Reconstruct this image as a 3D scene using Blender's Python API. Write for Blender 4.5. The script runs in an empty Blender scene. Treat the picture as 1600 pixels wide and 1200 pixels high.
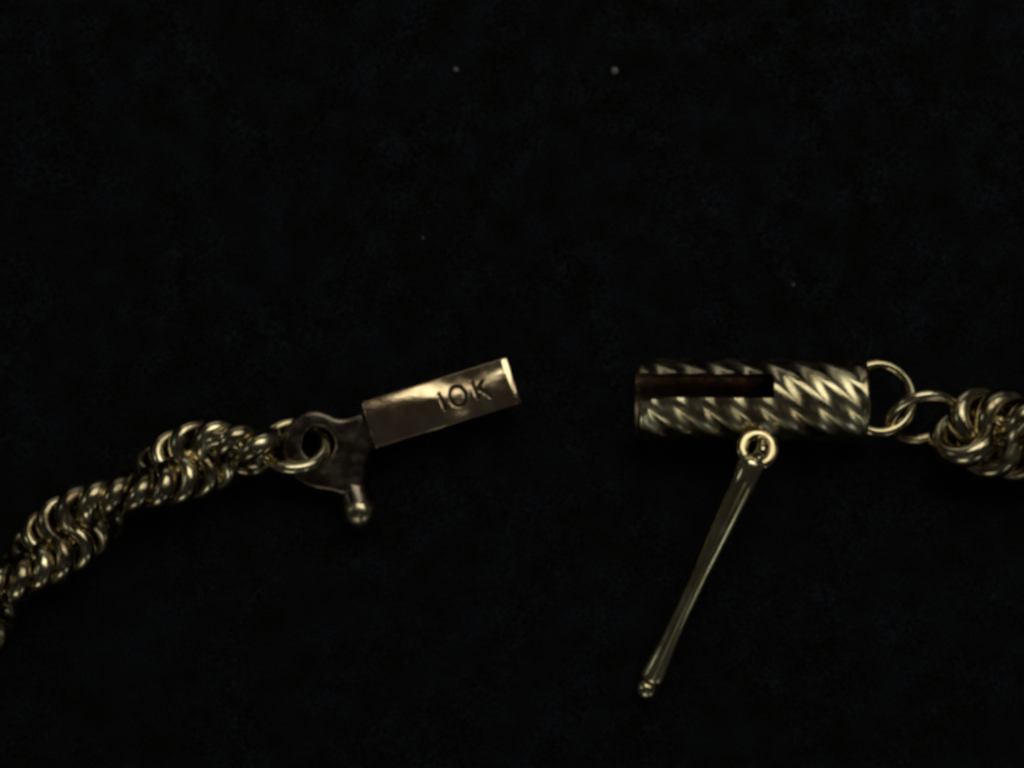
import bpy, bmesh, math, random
from mathutils import Vector, Matrix, noise

# ---------------------------------------------------------------- units
# 1 Blender unit = 1 cm (scale_length below); lengths are written in steps of K cm (0.032 mm).
K = 0.0032
ZP = 62.0            # height of the jewellery's middle above the cloth, in steps
scene = bpy.context.scene
scene.unit_settings.system = 'METRIC'
scene.unit_settings.scale_length = 0.01
C = scene.collection
PI = math.pi
random.seed(7)

def P(x, y, z=ZP):
    """a point on the table: x to the right, y towards the viewer, z above the cloth"""
    return Vector(((x - 800) * K, (600 - y) * K, z * K))

# ---------------------------------------------------------------- camera
DIST = 4400 * K
cam_d = bpy.data.cameras.new('camera')
cam = bpy.data.objects.new('camera', cam_d); C.objects.link(cam)
cam.location = (0, 0, ZP * K + DIST)
cam_d.sensor_width = 36
cam_d.lens = 36 * DIST / (1600 * K)
cam_d.clip_start = 0.05; cam_d.clip_end = 500
cam_d.dof.use_dof = True
cam_d.dof.focus_distance = DIST - 45 * K
cam_d.dof.aperture_fstop = 0.2
scene.camera = cam

# ---------------------------------------------------------------- world and lamps (a dim room, no daylight)
w = bpy.data.worlds.new('World'); scene.world = w; w.use_nodes = True
bg = w.node_tree.nodes['Background']
bg.inputs[0].default_value = (1.0, 0.95, 0.90, 1); bg.inputs[1].default_value = 0.018

def lamp(name, az, el, dist, sx, sy, radiance, col):
    """an area lamp facing the clasp: az measured from image right, counter-clockwise; el above the cloth"""
    d = bpy.data.lights.new(name, 'AREA'); d.shape = 'RECTANGLE'
    d.size = sx; d.size_y = sy; d.color = col
    d.energy = radiance * PI * sx * sy
    o = bpy.data.objects.new(name, d); C.objects.link(o)
    a, e = math.radians(az), math.radians(el)
    o.location = Vector((math.cos(a) * math.cos(e), math.sin(a) * math.cos(e), math.sin(e))) * dist
    o.rotation_euler = (-o.location).to_track_quat('-Z', 'Y').to_euler()
    return o
lamp('ceiling_lamp', 74, 55, 20, 15, 10, 1.75, (1.0, 0.95, 0.78))
lamp('far_side_fill', 95, 13, 40, 34, 8, 0.45, (1.0, 0.96, 0.88))  # added fill, lifts the upper flanks of barrel and chain
lamp('tongue_end_fill', 27, 48, 40, 9, 9, 0.9, (1.0, 0.96, 0.86))  # added fill that brightens the tongue's free end
lamp('desk_lamp', 258, 30, 40, 16, 9, 1.25, (1.0, 0.95, 0.76))
lamp('tongue_patch_fill', 275, 62, 40, 9, 6, 0.14, (1.0, 0.92, 0.84))  # added dim fill for a gray patch on the tongue
lamp('side_lamp', 168, 36, 40, 9, 5, 1.3, (0.86, 1.0, 0.88))
lamp('corner_lamp', 305, 24, 40, 9, 5, 1.1, (0.9, 1.0, 0.95))

vs = scene.view_settings
vs.view_transform = 'Standard'; vs.look = 'None'; vs.exposure = 0; vs.gamma = 1
vs.use_curve_mapping = False
scene.render.engine = 'CYCLES'
scene.cycles.use_denoising = True
scene.cycles.pixel_filter_type = 'BLACKMAN_HARRIS'
scene.cycles.filter_width = 3.4
scene.cycles.max_bounces = 10
scene.cycles.glossy_bounces = 8

# ---------------------------------------------------------------- materials
def nodes_of(m):
    m.use_nodes = True
    nt = m.node_tree
    return nt, nt.nodes, nt.links, nt.nodes['Principled BSDF']

def gold(name, base, dull, rough, scratch=0.03, smear=0.5, scale=4.0):
    m = bpy.data.materials.new(name)
    nt, N, L, b = nodes_of(m)
    tc = N.new('ShaderNodeTexCoord'); oi = N.new('ShaderNodeObjectInfo')
    add = N.new('ShaderNodeVectorMath'); add.operation = 'ADD'
    sc = N.new('ShaderNodeVectorMath'); sc.operation = 'SCALE'; sc.inputs['Scale'].default_value = 37.0
    L.new(oi.outputs['Random'], sc.inputs[0])
    L.new(tc.outputs['Object'], add.inputs[0]); L.new(sc.outputs[0], add.inputs[1])
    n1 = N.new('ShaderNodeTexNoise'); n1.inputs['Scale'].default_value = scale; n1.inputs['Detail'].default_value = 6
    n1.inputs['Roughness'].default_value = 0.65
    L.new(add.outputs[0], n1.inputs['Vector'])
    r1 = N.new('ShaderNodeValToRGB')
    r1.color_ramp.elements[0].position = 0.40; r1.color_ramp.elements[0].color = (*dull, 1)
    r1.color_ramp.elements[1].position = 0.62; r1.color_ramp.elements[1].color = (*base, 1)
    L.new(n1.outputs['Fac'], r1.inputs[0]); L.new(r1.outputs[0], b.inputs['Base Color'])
    b.inputs['Metallic'].default_value = 1.0
    n2 = N.new('ShaderNodeTexNoise'); n2.inputs['Scale'].default_value = scale * 2.6; n2.inputs['Detail'].default_value = 8
    L.new(add.outputs[0], n2.inputs['Vector'])
    mr = N.new('ShaderNodeMapRange')
    mr.inputs['From Min'].default_value = 0.3; mr.inputs['From Max'].default_value = 0.7
    mr.inputs['To Min'].default_value = rough * (1 - smear); mr.inputs['To Max'].default_value = rough * (1 + smear)
    L.new(n2.outputs['Fac'], mr.inputs['Value']); L.new(mr.outputs[0], b.inputs['Roughness'])
    n3 = N.new('ShaderNodeTexNoise'); n3.inputs['Scale'].default_value = 45; n3.inputs['Detail'].default_value = 4
    mp = N.new('ShaderNodeMapping'); mp.inputs['Scale'].default_value = (0.35, 1.6, 1.0)
    L.new(add.outputs[0], mp.inputs[0]); L.new(mp.outputs[0], n3.inputs['Vector'])
    bu = N.new('ShaderNodeBump'); bu.inputs['Strength'].default_value = scratch * 10; bu.inputs['Distance'].default_value = 0.0012
    L.new(n3.outputs['Fac'], bu.inputs['Height']); L.new(bu.outputs[0], b.inputs['Normal'])
    return m

GOLD = gold('polished_gold', (0.86, 0.79, 0.53), (0.62, 0.52, 0.30), 0.16, 0.02)
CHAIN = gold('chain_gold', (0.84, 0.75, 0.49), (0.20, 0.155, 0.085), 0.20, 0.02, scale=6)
BARREL = gold('cut_gold', (0.78, 0.71, 0.47), (0.36, 0.30, 0.175), 0.25, 0.03, scale=5)
WORN = gold('worn_gold', (0.91, 0.75, 0.49), (0.72, 0.54, 0.34), 0.11, 0.03, 0.55, scale=5)
SHADED = gold('shaded_gold', (0.24, 0.20, 0.155), (0.115, 0.095, 0.072), 0.27, 0.05, scale=6)  # same gold, with the dark room's reflection painted into the colour

STAMP_DARK = gold('dark_stamp_groove', (0.09, 0.065, 0.045), (0.04, 0.03, 0.022), 0.5, 0.05, scale=9)  # the grooves' dark reflections painted into the colour
INNER = gold('dark_rough_inside', (0.36, 0.26, 0.18), (0.14, 0.10, 0.07), 0.4, 0.05, scale=9)  # darker, rougher gold for the barrel's inner wall

def velvet():
    m = bpy.data.materials.new('black_velvet')
    nt, N, L, b = nodes_of(m)
    tc = N.new('ShaderNodeTexCoord')
    n1 = N.new('ShaderNodeTexNoise'); n1.inputs['Scale'].default_value = 130; n1.inputs['Detail'].default_value = 3
    n2 = N.new('ShaderNodeTexNoise'); n2.inputs['Scale'].default_value = 7; n2.inputs['Detail'].default_value = 5
    L.new(tc.outputs['Object'], n1.inputs['Vector']); L.new(tc.outputs['Object'], n2.inputs['Vector'])
    r = N.new('ShaderNodeValToRGB')
    r.color_ramp.elements[0].position = 0.40; r.color_ramp.elements[0].color = (0.001, 0.001, 0.001, 1)
    r.color_ramp.elements[1].position = 0.64; r.color_ramp.elements[1].color = (0.030, 0.030, 0.0315, 1)
    L.new(n1.outputs['Fac'], r.inputs[0])
    r2 = N.new('ShaderNodeValToRGB')
    r2.color_ramp.elements[0].position = 0.34; r2.color_ramp.elements[0].color = (0.56, 0.56, 0.50, 1)
    r2.color_ramp.elements[1].position = 0.66; r2.color_ramp.elements[1].color = (0.90, 1.03, 1.32, 1)
    L.new(n2.outputs['Fac'], r2.inputs[0])
    mx = N.new('ShaderNodeMix'); mx.data_type = 'RGBA'; mx.blend_type = 'MULTIPLY'; mx.inputs[0].default_value = 1
    L.new(r.outputs[0], mx.inputs[6]); L.new(r2.outputs[0], mx.inputs[7])
    L.new(mx.outputs[2], b.inputs['Base Color'])
    b.inputs['Roughness'].default_value = 1.0
    b.inputs['Specular IOR Level'].default_value = 0.0
    bu = N.new('ShaderNodeBump'); bu.inputs['Strength'].default_value = 0.8; bu.inputs['Distance'].default_value = 0.01
    L.new(n1.outputs['Fac'], bu.inputs['Height']); L.new(bu.outputs[0], b.inputs['Normal'])
    return m
VELVET = velvet()

LINT = bpy.data.materials.new('lint_fibre')
nt, N, L, b = nodes_of(LINT)
b.inputs['Roughness'].default_value = 1.0; b.inputs['Specular IOR Level'].default_value = 0.1
_n = N.new('ShaderNodeTexNoise'); _n.inputs['Scale'].default_value = 120
_r = N.new('ShaderNodeValToRGB')
_r.color_ramp.elements[0].color = (0.12, 0.13, 0.14, 1); _r.color_ramp.elements[1].color = (0.30, 0.32, 0.33, 1)
L.new(_n.outputs['Fac'], _r.inputs[0]); L.new(_r.outputs[0], b.inputs['Base Color'])

# ---------------------------------------------------------------- mesh helpers
def finish(bm, name, mat, parent=None, sharp=40, loc=None):
    bmesh.ops.recalc_face_normals(bm, faces=bm.faces)
    th = math.radians(sharp)
    for f in bm.faces: f.smooth = True
    for e in bm.edges:
        e.smooth = len(e.link_faces) == 2 and e.calc_face_angle(0) < th
    me = bpy.data.meshes.new(name); bm.to_mesh(me); bm.free()
    me.materials.append(mat)
    o = bpy.data.objects.new(name, me); C.objects.link(o)
    if parent is not None: o.parent = parent
    if loc is not None: o.location = loc
    return o

def local(o, root):
    """parent o to root keeping the world place of its mesh"""
    o.parent = root
    o.data.transform(Matrix.Translation(-root.location))
    return o

def empty(name, loc, label, cat, group=None):
    e = bpy.data.objects.new(name, None); C.objects.link(e)
    e.location = loc; e.empty_display_size = 0.1
    e['label'] = label; e['category'] = cat
    if group: e['group'] = group
    return e

def sweep(bm, pts, rad, seg=14, closed=False, up=None, flat=1.0, caps=True):
    """a round (or flattened) wire along points; rad is a number or a function of t in 0..1"""
    n = len(pts)
    rings = []
    prev = None
    for i, p in enumerate(pts):
        a = pts[(i - 1) % n] if (closed or i > 0) else p
        b_ = pts[(i + 1) % n] if (closed or i < n - 1) else p
        t = (b_ - a).normalized()
        if prev is None:
            u = up.copy() if up is not None else Vector((0.13, 0.2, 1))
            u = (u - t * u.dot(t)).normalized()
        else:
            u = (prev - t * prev.dot(t)).normalized()
        if up is not None and closed:
            u = (up - t * up.dot(t)).normalized()
        prev = u
        v = t.cross(u)
        r = rad(i / max(1, n - 1)) if callable(rad) else rad
        rings.append([bm.verts.new(p + (u * math.cos(2 * PI * k / seg) * flat + v * math.sin(2 * PI * k / seg)) * r) for k in range(seg)])
    m = n if closed else n - 1
    for i in range(m):
        A, B = rings[i], rings[(i + 1) % n]
        for k in range(seg):
            bm.faces.new((A[k], A[(k + 1) % seg], B[(k + 1) % seg], B[k]))
    if not closed and caps:
        bm.faces.new(rings[0][::-1]); bm.faces.new(rings[-1])
    return bm

def circle(R, n, squash=1.0):
    return [Vector((R * math.cos(2 * PI * i / n), R * squash * math.sin(2 * PI * i / n), 0)) for i in range(n)]

def catmull(pts, n):
    out = []
    q = [pts[0] * 2 - pts[1]] + list(pts) + [pts[-1] * 2 - pts[-2]]
    for i in range(1, len(q) - 2):
        for j in range(n):
            t = j / n
            a, b_, c, d = q[i - 1], q[i], q[i + 1], q[i + 2]
            out.append(0.5 * ((2 * b_) + (c - a) * t + (2 * a - 5 * b_ + 4 * c - d) * t * t + (3 * b_ - a - 3 * c + d) * t ** 3))
    out.append(q[-2].copy())
    return out

def resample(pts, n):
    d = [0.0]
    for a, b_ in zip(pts, pts[1:]): d.append(d[-1] + (b_ - a).length)
    res = []; j = 0
    for i in range(n):
        s = d[-1] * i / (n - 1)
        while j < len(d) - 2 and d[j + 1] < s: j += 1
        t = (s - d[j]) / max(1e-9, d[j + 1] - d[j])
        res.append(pts[j].lerp(pts[j + 1], t))
    return res, d[-1]

# ---------------------------------------------------------------- the cloth
bm = bmesh.new()
bmesh.ops.create_grid(bm, x_segments=180, y_segments=150, size=1)
for v in bm.verts:
    v.co.x *= 9; v.co.y *= 7.5
    h = noise.noise(Vector((v.co.x * 0.5, v.co.y * 0.5, 3.1))) * 0.03 + noise.noise(Vector((v.co.x * 2.1, v.co.y * 2.1, 8.7))) * 0.008
    v.co.z = -0.035 + h * 0.8
cloth = finish(bm, 'black_cloth', VELVET)
cloth['kind'] = 'structure'; cloth['label'] = 'black velvet cloth lying under the whole necklace'

# ---------------------------------------------------------------- rope chains
def link_mesh(R, r):
    bm = bmesh.new()
    sweep(bm, circle(R, 40), r, seg=12, closed=True, up=Vector((0, 0, 1)), flat=1.22)
    for f in bm.faces: f.smooth = True
    me = bpy.data.meshes.new('link'); bm.to_mesh(me); bm.free()
    me.materials.append(CHAIN)
    return me

def rope(name, label, axis_pts, R, r, off, tilt, step, half_turn, phase, hand, jitter):
    root = empty(name, axis_pts[len(axis_pts) // 2].copy(), label, 'chain')
    root.location.z = 0
    pts, length = resample(catmull(axis_pts, 24), 400)
    me = link_mesh(R * K, r * K)
    n = int(length / (step * K))
    for i in range(n):
        for s in (0, 1):
            d = (i + 0.5 * s) * step * K
            if d > length: continue
            f = d / length * 399
            j = min(398, int(f))
            c = pts[j].lerp(pts[j + 1], f - j)
            ax = (pts[j + 1] - pts[j]).normalized()
            side = Vector((0, 0, 1)).cross(ax).normalized()
            upv = ax.cross(side)
            th = phase + hand * PI * d / (half_turn * K) + s * PI + random.uniform(-1, 1) * jitter
            rad = side * math.cos(th) + upv * math.sin(th)
            tan = (ax.cross(rad)) * hand
            a = tilt + random.uniform(-1, 1) * jitter
            nrm = (ax * math.cos(a) + tan * math.sin(a)).normalized()
            x = rad; y = nrm.cross(x)
            M = Matrix((x, y, nrm)).transposed().to_4x4()
            M.translation = c + rad * off * K - root.location
            o = bpy.data.objects.new('link', me); C.objects.link(o)
            o.parent = root
            o.matrix_local = M
    return root

def end_link(root, x, y, z, like, rot, scale=1.0):
    """the open last link that the jump ring passes through"""
    o = bpy.data.objects.new('link', like); C.objects.link(o)
    o.parent = root
    o.location = P(x, y, z) - root.location
    o.rotation_euler = rot; o.scale = (scale, scale, scale)

left_axis = [P(404, 703, 60), P(318, 713, 62), P(212, 764, 60), P(115, 826, 62), P(30, 897, 60), P(-50, 990, 60), P(-120, 1120, 60)]
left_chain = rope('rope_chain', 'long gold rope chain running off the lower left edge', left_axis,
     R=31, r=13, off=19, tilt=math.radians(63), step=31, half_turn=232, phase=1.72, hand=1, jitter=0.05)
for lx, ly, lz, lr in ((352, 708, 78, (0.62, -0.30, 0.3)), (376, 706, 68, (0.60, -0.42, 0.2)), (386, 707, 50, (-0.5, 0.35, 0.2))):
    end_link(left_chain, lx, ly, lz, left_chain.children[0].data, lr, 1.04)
right_axis = [P(1508, 668, 62), P(1560, 678, 62), P(1650, 690, 62), P(1750, 720, 62), P(1850, 760, 60)]
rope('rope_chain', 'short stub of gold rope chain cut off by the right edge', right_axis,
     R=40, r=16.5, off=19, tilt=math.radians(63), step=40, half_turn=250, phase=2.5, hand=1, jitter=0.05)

# ---------------------------------------------------------------- jump rings
def jump_ring(label, cx, cy, cz, R, r, rot, squash=1.0):
    bm = bmesh.new()
    sweep(bm, circle(R * K, 64, squash), r * K, seg=18, closed=True, up=Vector((0, 0, 1)))
    o = finish(bm, 'jump_ring', GOLD, sharp=80, loc=P(cx, cy, cz))
    o.rotation_euler = rot
    o['label'] = label; o['category'] = 'jump ring'; o['group'] = 'rings joining chain to clasp'
    return o
jump_ring('gold ring through the eye of the stamped tongue half', 458, 697, 47, 48.5, 10, (math.radians(-44), math.radians(4), math.radians(3)))
jump_ring('gold ring between the barrel loop and the right chain stub', 1442, 652, 64, 54, 9, (math.radians(50), math.radians(6), math.radians(6)))

# ---------------------------------------------------------------- clasp half with the stamped tongue
TA = math.radians(17.4)                       # the tongue points up to the right
tcen = P(690, 629, 88)
clasp = empty('tongue_clasp', Vector((P(520, 700, 0))), 'gold clasp half with flat tongue stamped 10K and a ball-tipped post', 'clasp')
TL, TW, TT = 240, 77, 20
def tongue_z(x, y):
    """height of the tongue's worn, slightly crowned and twisted face"""
    u = x / TL + 0.5; v = y / TW + 0.5
    z = 4.0 * (1 - (2 * v - 1) ** 2)
    z -= y * math.tan(math.radians(5 + 7 * math.exp(-((u - 0.66) / 0.28) ** 2)))  # tilt shaped so the ceiling lamp lights the upper face
    z += 2.4 * math.exp(-(((u - 0.55) / 0.17) ** 2 + ((v - 0.02) / 0.17) ** 2))      # bump added by the near edge to make a lit patch
    z += 0.65 * noise.noise(Vector((u * 3.2, v * 1.6, 5.0))) + 0.12 * noise.noise(Vector((u * 9, v * 4, 2.0)))
    e = (1 - u) * TL                                            # filed chamfer at the free end
    if e < 9: z -= (9 - e) * 0.38
    for e in ((1 - u) * TL, v * TW, (1 - v) * TW, u * TL):
        if e < 3: z -= 3 * (1 - math.sqrt(max(0, 1 - (1 - e / 3) ** 2)))
    return z

def tongue():
    nx, ny = 120, 40
    bm = bmesh.new()
    def surf(u, v, top):
        x = (u - 0.5) * TL; y = (v - 0.5) * TW
        return Vector((x, y, tongue_z(x, y) if top else -TT)) * K
    us = sorted(set([i / nx for i in range(nx + 1)] + [0.003, 0.014, 0.986, 0.997]))
    vs_ = sorted(set([i / ny for i in range(ny + 1)] + [0.008, 0.04, 0.96, 0.992]))
    T = [[bm.verts.new(surf(u, v, True)) for v in vs_] for u in us]
    B = [[bm.verts.new(surf(u, v, False)) for v in vs_] for u in us]
    nu, nv = len(us), len(vs_)
    for i in range(nu - 1):
        for j in range(nv - 1):
            bm.faces.new((T[i][j], T[i + 1][j], T[i + 1][j + 1], T[i][j + 1]))
            bm.faces.new((B[i][j], B[i][j + 1], B[i + 1][j + 1], B[i + 1][j]))
    for i in range(nu - 1):
        bm.faces.new((T[i][0], B[i][0], B[i + 1][0], T[i + 1][0]))
        bm.faces.new((T[i][-1], T[i + 1][-1], B[i + 1][-1], B[i][-1]))
    for j in range(nv - 1):
        bm.faces.new((T[0][j], T[0][j + 1], B[0][j + 1], B[0][j]))
        bm.faces.new((T[-1][j], B[-1][j], B[-1][j + 1], T[-1][j + 1]))
    return finish(bm, 'tongue', WORN, sharp=50)

tg = tongue()
# the 10K stamp is cut into the metal: round-bottomed grooves with dark reflections put into their colour
def groove(pts, r=3.1, closed=False):
    bm = bmesh.new()
    sweep(bm, [Vector((x, y, tongue_z(x, y) + 0.6)) * K for x, y in pts], r * K, seg=12, closed=closed, up=Vector((0, 0, 1)))
    return finish(bm, 'cutter', STAMP_DARK)
def stroke(x0, y0, x1, y1, n=10):
    return [(x0 + (x1 - x0) * i / n, y0 + (y1 - y0) * i / n) for i in range(n + 1)]
cut = [groove(stroke(0.5, 17, 3.5, -14)),
       groove([(27.5 + 12.5 * math.cos(a), 2.5 + 15.5 * math.sin(a)) for a in [2 * PI * i / 36 for i in range(36)]], 3.1, True),
       groove(stroke(55, 18, 57.5, -13)), groove(stroke(73, 15, 58.5, 1)), groove(stroke(62, 4.6, 77, -15))]
for c in cut:
    md = tg.modifiers.new('stamp', 'BOOLEAN'); md.operation = 'DIFFERENCE'; md.object = c; md.solver = 'EXACT'
    md.material_mode = 'TRANSFER'
dg = bpy.context.evaluated_depsgraph_get()
me2 = bpy.data.meshes.new_from_object(tg.evaluated_get(dg))
tg.modifiers.clear(); tg.data = me2; me2.name = 'tongue'
for c in cut: bpy.data.objects.remove(c, do_unlink=True)
tg['label'] = 'flat tongue stamped 10K'
tg.data.transform(Matrix.Translation(tcen) @ Matrix.Rotation(TA, 4, 'Z') @ Matrix.Rotation(math.radians(-1.5), 4, 'Y'))
local(tg, clasp)
# the folded-under spring leaf of the tongue
bm = bmesh.new()
bmesh.ops.create_cube(bm, size=1)
bmesh.ops.scale(bm, verts=bm.verts, vec=Vector((225, 62, 12)) * K)
bmesh.ops.bevel(bm, geom=bm.edges[:], offset=4 * K, segments=3, affect='EDGES')
bm.transform(Matrix.Translation(P(690, 630, 50)) @ Matrix.Rotation(TA, 4, 'Z') @ Matrix.Rotation(math.radians(4), 4, 'Y'))
local(finish(bm, 'spring_leaf', GOLD), clasp)

def plate(outline, hole, z0, z1, bev, name, mat):
    """an extruded outline with an optional round hole (cx, cy, r); edges rounded"""
    bm = bmesh.new()
    o = resample(catmull([P(x, y, z0) for x, y in outline] + [P(*outline[0], z0)], 8), 97)[0][:-1]
    n = len(o)
    ang = [math.atan2(p.y - P(hole[0], hole[1]).y, p.x - P(hole[0], hole[1]).x) for p in o] if hole else None
    def level(z, inset):
        cen = Vector((sum(p.x for p in o) / n, sum(p.y for p in o) / n, 0))
        ring = []
        for i, p in enumerate(o):
            t = (o[(i + 1) % n] - o[i - 1]).normalized()
            nv_ = Vector((t.y, -t.x, 0))
            if nv_.dot(p - cen) < 0 and inset_sign[0] == 0: pass
            q = p - nv_ * inset * sgn * K
            ring.append(bm.verts.new((q.x, q.y, z * K)))
        return ring
    area = sum(o[i].x * o[(i + 1) % n].y - o[(i + 1) % n].x * o[i].y for i in range(n))
    sgn = 1 if area > 0 else -1
    inset_sign = [1]
    lv = []
    for a in range(5):
        th = a / 4 * PI / 2
        lv.append((z0 + bev * (1 - math.sin(th)), bev * (1 - math.cos(th))))
    seq = [(z, i_) for z, i_ in reversed(lv)] + [(z1 - bev * (1 - math.sin(a / 4 * PI / 2)), bev * (1 - math.cos(a / 4 * PI / 2))) for a in range(5)]
    rings = [level(z, i_) for z, i_ in seq]
    for A, B in zip(rings, rings[1:]):
        for k in range(n): bm.faces.new((A[k], A[(k + 1) % n], B[(k + 1) % n], B[k]))
    if hole:
        hx, hy, hr = hole; hc = P(hx, hy, 0)
        hv = []
        for z, i_ in seq:
            hv.append([bm.verts.new((hc.x + math.cos(ang[k]) * (hr + i_ * 0.8) * K, hc.y + math.sin(ang[k]) * (hr + i_ * 0.8) * K, z * K)) for k in range(n)])
        for A, B in zip(hv, hv[1:]):
            for k in range(n): bm.faces.new((A[k], B[k], B[(k + 1) % n], A[(k + 1) % n]))
        for O, H in ((rings[0], hv[0]), (rings[-1], hv[-1])):
            for k in range(n): bm.faces.new((O[k], O[(k + 1) % n], H[(k + 1) % n], H[k]))
    else:
        bm.faces.new(rings[0]); bm.faces.new(rings[-1])
    return finish(bm, name, mat, sharp=55)

eye_out = [(437, 704), (442, 678), (455, 657), (473, 645), (492, 641), (511, 646), (527, 653), (545, 651), (566, 645), (578, 650),
           (582, 672), (580, 700), (573, 728), (568, 752), (556, 770), (536, 774), (514, 768), (492, 765), (470, 756), (452, 742), (441, 725)]
local(plate(eye_out, (497, 693, 25), 42, 74, 8, 'eye_plate', SHADED), clasp)
# shoulder that carries the tongue
bm = bmesh.new()
bmesh.ops.create_cube(bm, size=1)
bmesh.ops.scale(bm, verts=bm.verts, vec=Vector((62, 66, 44)) * K)
bmesh.ops.bevel(bm, geom=bm.edges[:], offset=9 * K, segments=4, affect='EDGES')
bm.transform(Matrix.Translation(P(592, 664, 54)) @ Matrix.Rotation(TA, 4, 'Z'))
local(finish(bm, 'shoulder', SHADED), clasp)
# post with its ball
def lathe(prof, a, b_, seg=32, name='part', mat=None, sharp=40):
    """prof = [(t along a->b in steps, radius in steps)]"""
    bm = bmesh.new()
    ax = (b_ - a).normalized()
    u = Vector((0.2, 0.1, 1)); u = (u - ax * u.dot(ax)).normalized(); v = ax.cross(u)
    rings = []
    for t, r in prof:
        c = a + ax * t * K
        rings.append([bm.verts.new(c + (u * math.cos(2 * PI * k / seg) + v * math.sin(2 * PI * k / seg)) * max(r, 0.02) * K) for k in range(seg)])
    for A, B in zip(rings, rings[1:]):
        for k in range(seg): bm.faces.new((A[k], A[(k + 1) % seg], B[(k + 1) % seg], B[k]))
    bm.faces.new(rings[0]); bm.faces.new(rings[-1])
    return finish(bm, name, mat, sharp=sharp)
pa, pb = P(543, 742, 40), P(559, 798, 56)
plen = (pb - pa).length / K
post = local(lathe([(-14, 29), (0, 29), (plen * 0.5, 28.5), (plen - 6, 27), (plen, 26)], pa, pb, 32, 'post', SHADED), clasp)
ball_prof = [(28 * (1 - math.cos(PI * i / 18)), 28 * math.sin(PI * i / 18)) for i in range(19)]
pax = (pb - pa).normalized()
ball = local(lathe(ball_prof, pb - pax * 27 * K, pb + pax * 40 * K, 36, 'ball_tip', BARREL), clasp)

clasp.location.z -= 20 * K            # the post's ball rests on the cloth

# ---------------------------------------------------------------- barrel half
barrel = empty('barrel_clasp', P(1175, 625, 0), 'gold barrel clasp half with diagonal cuts, open slot and hanging safety pin', 'clasp')
R0, RI = 64.5, 54.0
X0, X1 = 995.0, 1352.0
YC = 624.5
def barrel_mesh():
    nx, na = 230, 144
    bm = bmesh.new()
    s0, s1 = math.radians(2), math.radians(39)     # slot, measured from straight up towards the far side
    pitch = 44.5
    def outer(x, a):
        y = -R0 * a                                 # arc length, positive towards the viewer
        ph = ((x - y * 0.95 - 1005) / pitch) % 1.0
        h = abs(2 * ph - 1)                         # ridge at 0/1
        d = 2.7 * max(0.0, 1 - ((ph - 0.5) / 0.36) ** 2)      # shallow flutes between smooth lands
        d += 0.5 * noise.noise(Vector((x * 0.02, a * 2, 1)))
        e = min(x - X0, X1 - x)
        k = min(1, max(0, (e - 7) / 8))
        edge = 0 if e > 5 else 3.0 * (1 - e / 5) ** 2
        return R0 - d * k - edge
    xs = [X0 + (X1 - X0) * i / nx for i in range(nx + 1)]
    aa = [-PI + 2 * PI * j / na for j in range(na)]
    def pt(x, a, r): return P(x, YC - r * math.sin(a), ZP + r * math.cos(a))
    O = [[bm.verts.new(pt(x, a, outer(x, a))) for a in aa] for x in xs]
    I = [[bm.verts.new(pt(x, a, RI)) for a in aa] for x in xs]
    def gone(i, j):
        x = (xs[i] + xs[i + 1]) / 2; a = aa[j % na] + PI / na
        return x < 1205 and s0 - 0.10 * max(0, (1040 - x) / 45) < a < s1
    for i in range(nx):
        for j in range(na):
            if gone(i, j): continue
            k = (j + 1) % na
            bm.faces.new((O[i][j], O[i + 1][j], O[i + 1][k], O[i][k]))
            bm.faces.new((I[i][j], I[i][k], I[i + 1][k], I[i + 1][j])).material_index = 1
            for (di, dj, q) in ((-1, 0, ((i, j), (i, k))), (1, 0, ((i + 1, j), (i + 1, k))), (0, -1, ((i, j), (i + 1, j))), (0, 1, ((i, k), (i + 1, k)))):
                ii = i + di
                if ii < 0 or ii >= nx or gone(ii, (j + dj) % na):
                    (a0, b0), (a1, b1) = q
                    bm.faces.new((O[a0][b0], O[a1][b1], I[a1][b1], I[a0][b0]))
    bmesh.ops.delete(bm, geom=[v for v in bm.verts if not v.link_faces], context='VERTS')
    return finish(bm, 'barrel', BARREL, sharp=34)
TILT = Matrix.Translation(P(1175, YC, ZP)) @ Matrix.Rotation(math.radians(-0.3), 4, 'Z') @ Matrix.Translation(-P(1175, YC, ZP))
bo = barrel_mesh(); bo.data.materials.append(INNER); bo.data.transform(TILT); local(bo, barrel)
# closed end
local(lathe([(0, 55), (6, 55), (8, 53), (9, 48), (9.5, 0.1)], P(1339, YC, ZP), P(1360, YC, ZP), 48, 'end_cap', GOLD), barrel)
# end loop: wire ring sunk into the closed end
bm = bmesh.new()
sweep(bm, circle(52 * K, 64, 1.03), 9.0 * K, seg=18, closed=True, up=Vector((0, 0, 1)))
bm.transform(Matrix.Translation(P(1374, 622, 62)) @ Matrix.Rotation(math.radians(-8), 4, 'X') @ Matrix.Rotation(math.radians(6), 4, 'Y'))
local(finish(bm, 'end_loop', GOLD, sharp=80), barrel)
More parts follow.
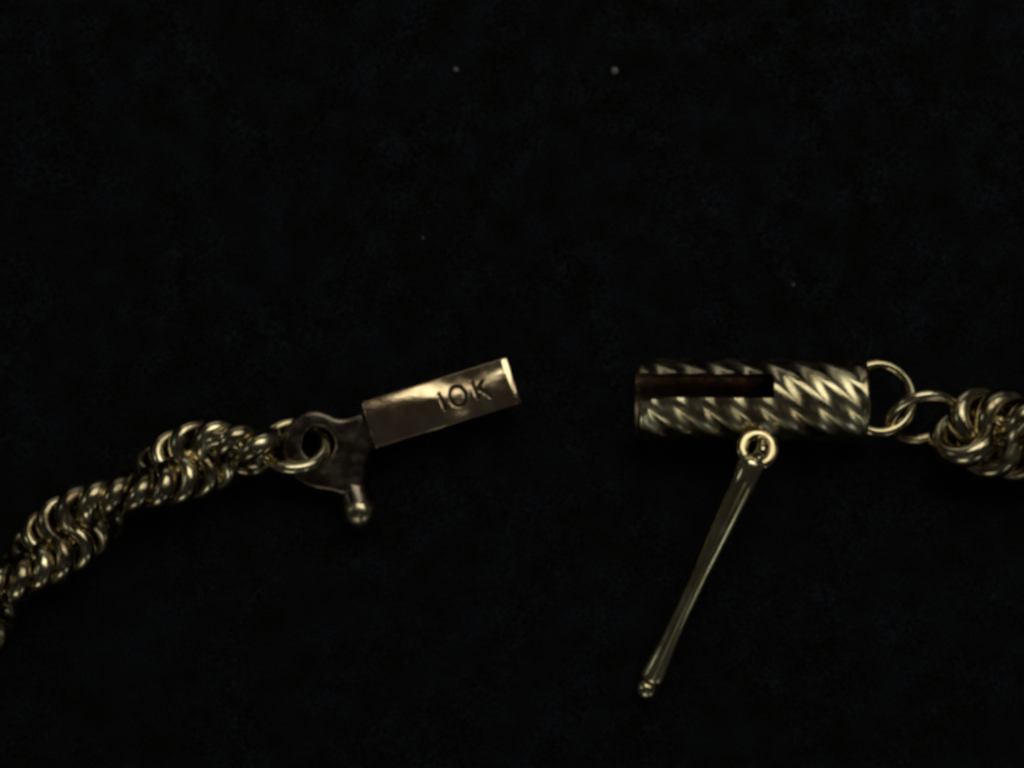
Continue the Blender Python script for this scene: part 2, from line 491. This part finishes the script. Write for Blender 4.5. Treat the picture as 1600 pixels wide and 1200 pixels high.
# hinge eyelet on the barrel's flank, and the safety pin hooked into it
bm = bmesh.new()
sweep(bm, circle(23.5 * K, 48), 10.5 * K, seg=16, closed=True, up=Vector((0, 0, 1)), flat=0.6)
bm.transform(Matrix.Translation(P(1180, 700, 106)) @ Matrix.Rotation(math.radians(-15), 4, 'X') @ Matrix.Rotation(math.radians(4), 4, 'Y'))
local(finish(bm, 'hinge_eyelet', GOLD, sharp=80), barrel)
a, b2 = P(1177, 710, 108), P(1013, 1079, 15)
ln = (b2 - a).length / K
prof = [(0, 12), (4, 19), (12, 24), (ln * .12, 24), (ln * .3, 21), (ln * .5, 16.5), (ln * .66, 15), (ln * .8, 17.5), (ln * .9, 21), (ln - 24, 23.5), (ln - 17, 23.5), (ln - 13, 19), (ln - 10, 16)]
pin = local(lathe(prof, a, b2, 32, 'safety_pin', GOLD, sharp=50), barrel)
tp = [(19 * (1 - math.cos(PI * i / 14)), 19 * math.sin(PI * i / 14)) for i in range(15)]
axn = (b2 - a).normalized()
tip = lathe(tp, b2 - axn * 17 * K, b2 + axn * 30 * K, 28, 'pin_tip', GOLD)
local(tip, barrel); tip.parent = pin
# hook of the pin passing through the eyelet
bm = bmesh.new()
hk = resample(catmull([P(1175, 716, 110), P(1181, 710, 119), P(1186, 702, 122), P(1187, 693, 114), P(1184, 688, 98), P(1180, 692, 62)], 10), 36)[0]
sweep(bm, hk, lambda t: (10 - 2.5 * t) * K, seg=14)
hook = finish(bm, 'hook', GOLD, sharp=60)
local(hook, barrel); hook.parent = pin

# ---------------------------------------------------------------- lint on the cloth
def cloth_z(p):
    return -0.035 + 0.8 * (noise.noise(Vector((p.x * 0.5, p.y * 0.5, 3.1))) * 0.03 + noise.noise(Vector((p.x * 2.1, p.y * 2.1, 8.7))) * 0.008)
def lint(x, y, r, label, seed):
    bm = bmesh.new()
    bmesh.ops.create_icosphere(bm, subdivisions=3, radius=r * K)
    for v in bm.verts:
        d = v.co.normalized()
        v.co *= 1 + 0.55 * noise.noise(d * 1.7 + Vector((seed, 0, 0))) + 0.25 * noise.noise(d * 5 + Vector((0, seed, 0)))
        v.co.z *= 0.7
    p = P(x, y, 0); p.z = cloth_z(p) + r * 0.5 * K
    o = finish(bm, 'lint_speck', LINT, loc=p)
    o['label'] = label; o['category'] = 'lint'; o['group'] = 'lint specks on the black cloth'
lint(963, 103, 5.0, 'brightest pale lint speck, near the top of the cloth', 1.3)
lint(711, 100, 3.2, 'faint lint speck left of the brightest one', 4.1)
lint(659, 368, 1.4, 'tiny lint speck on bare cloth above the stamped tongue', 7.7)
lint(1247, 442, 2.0, 'dim lint speck on bare cloth above the barrel', 9.2)
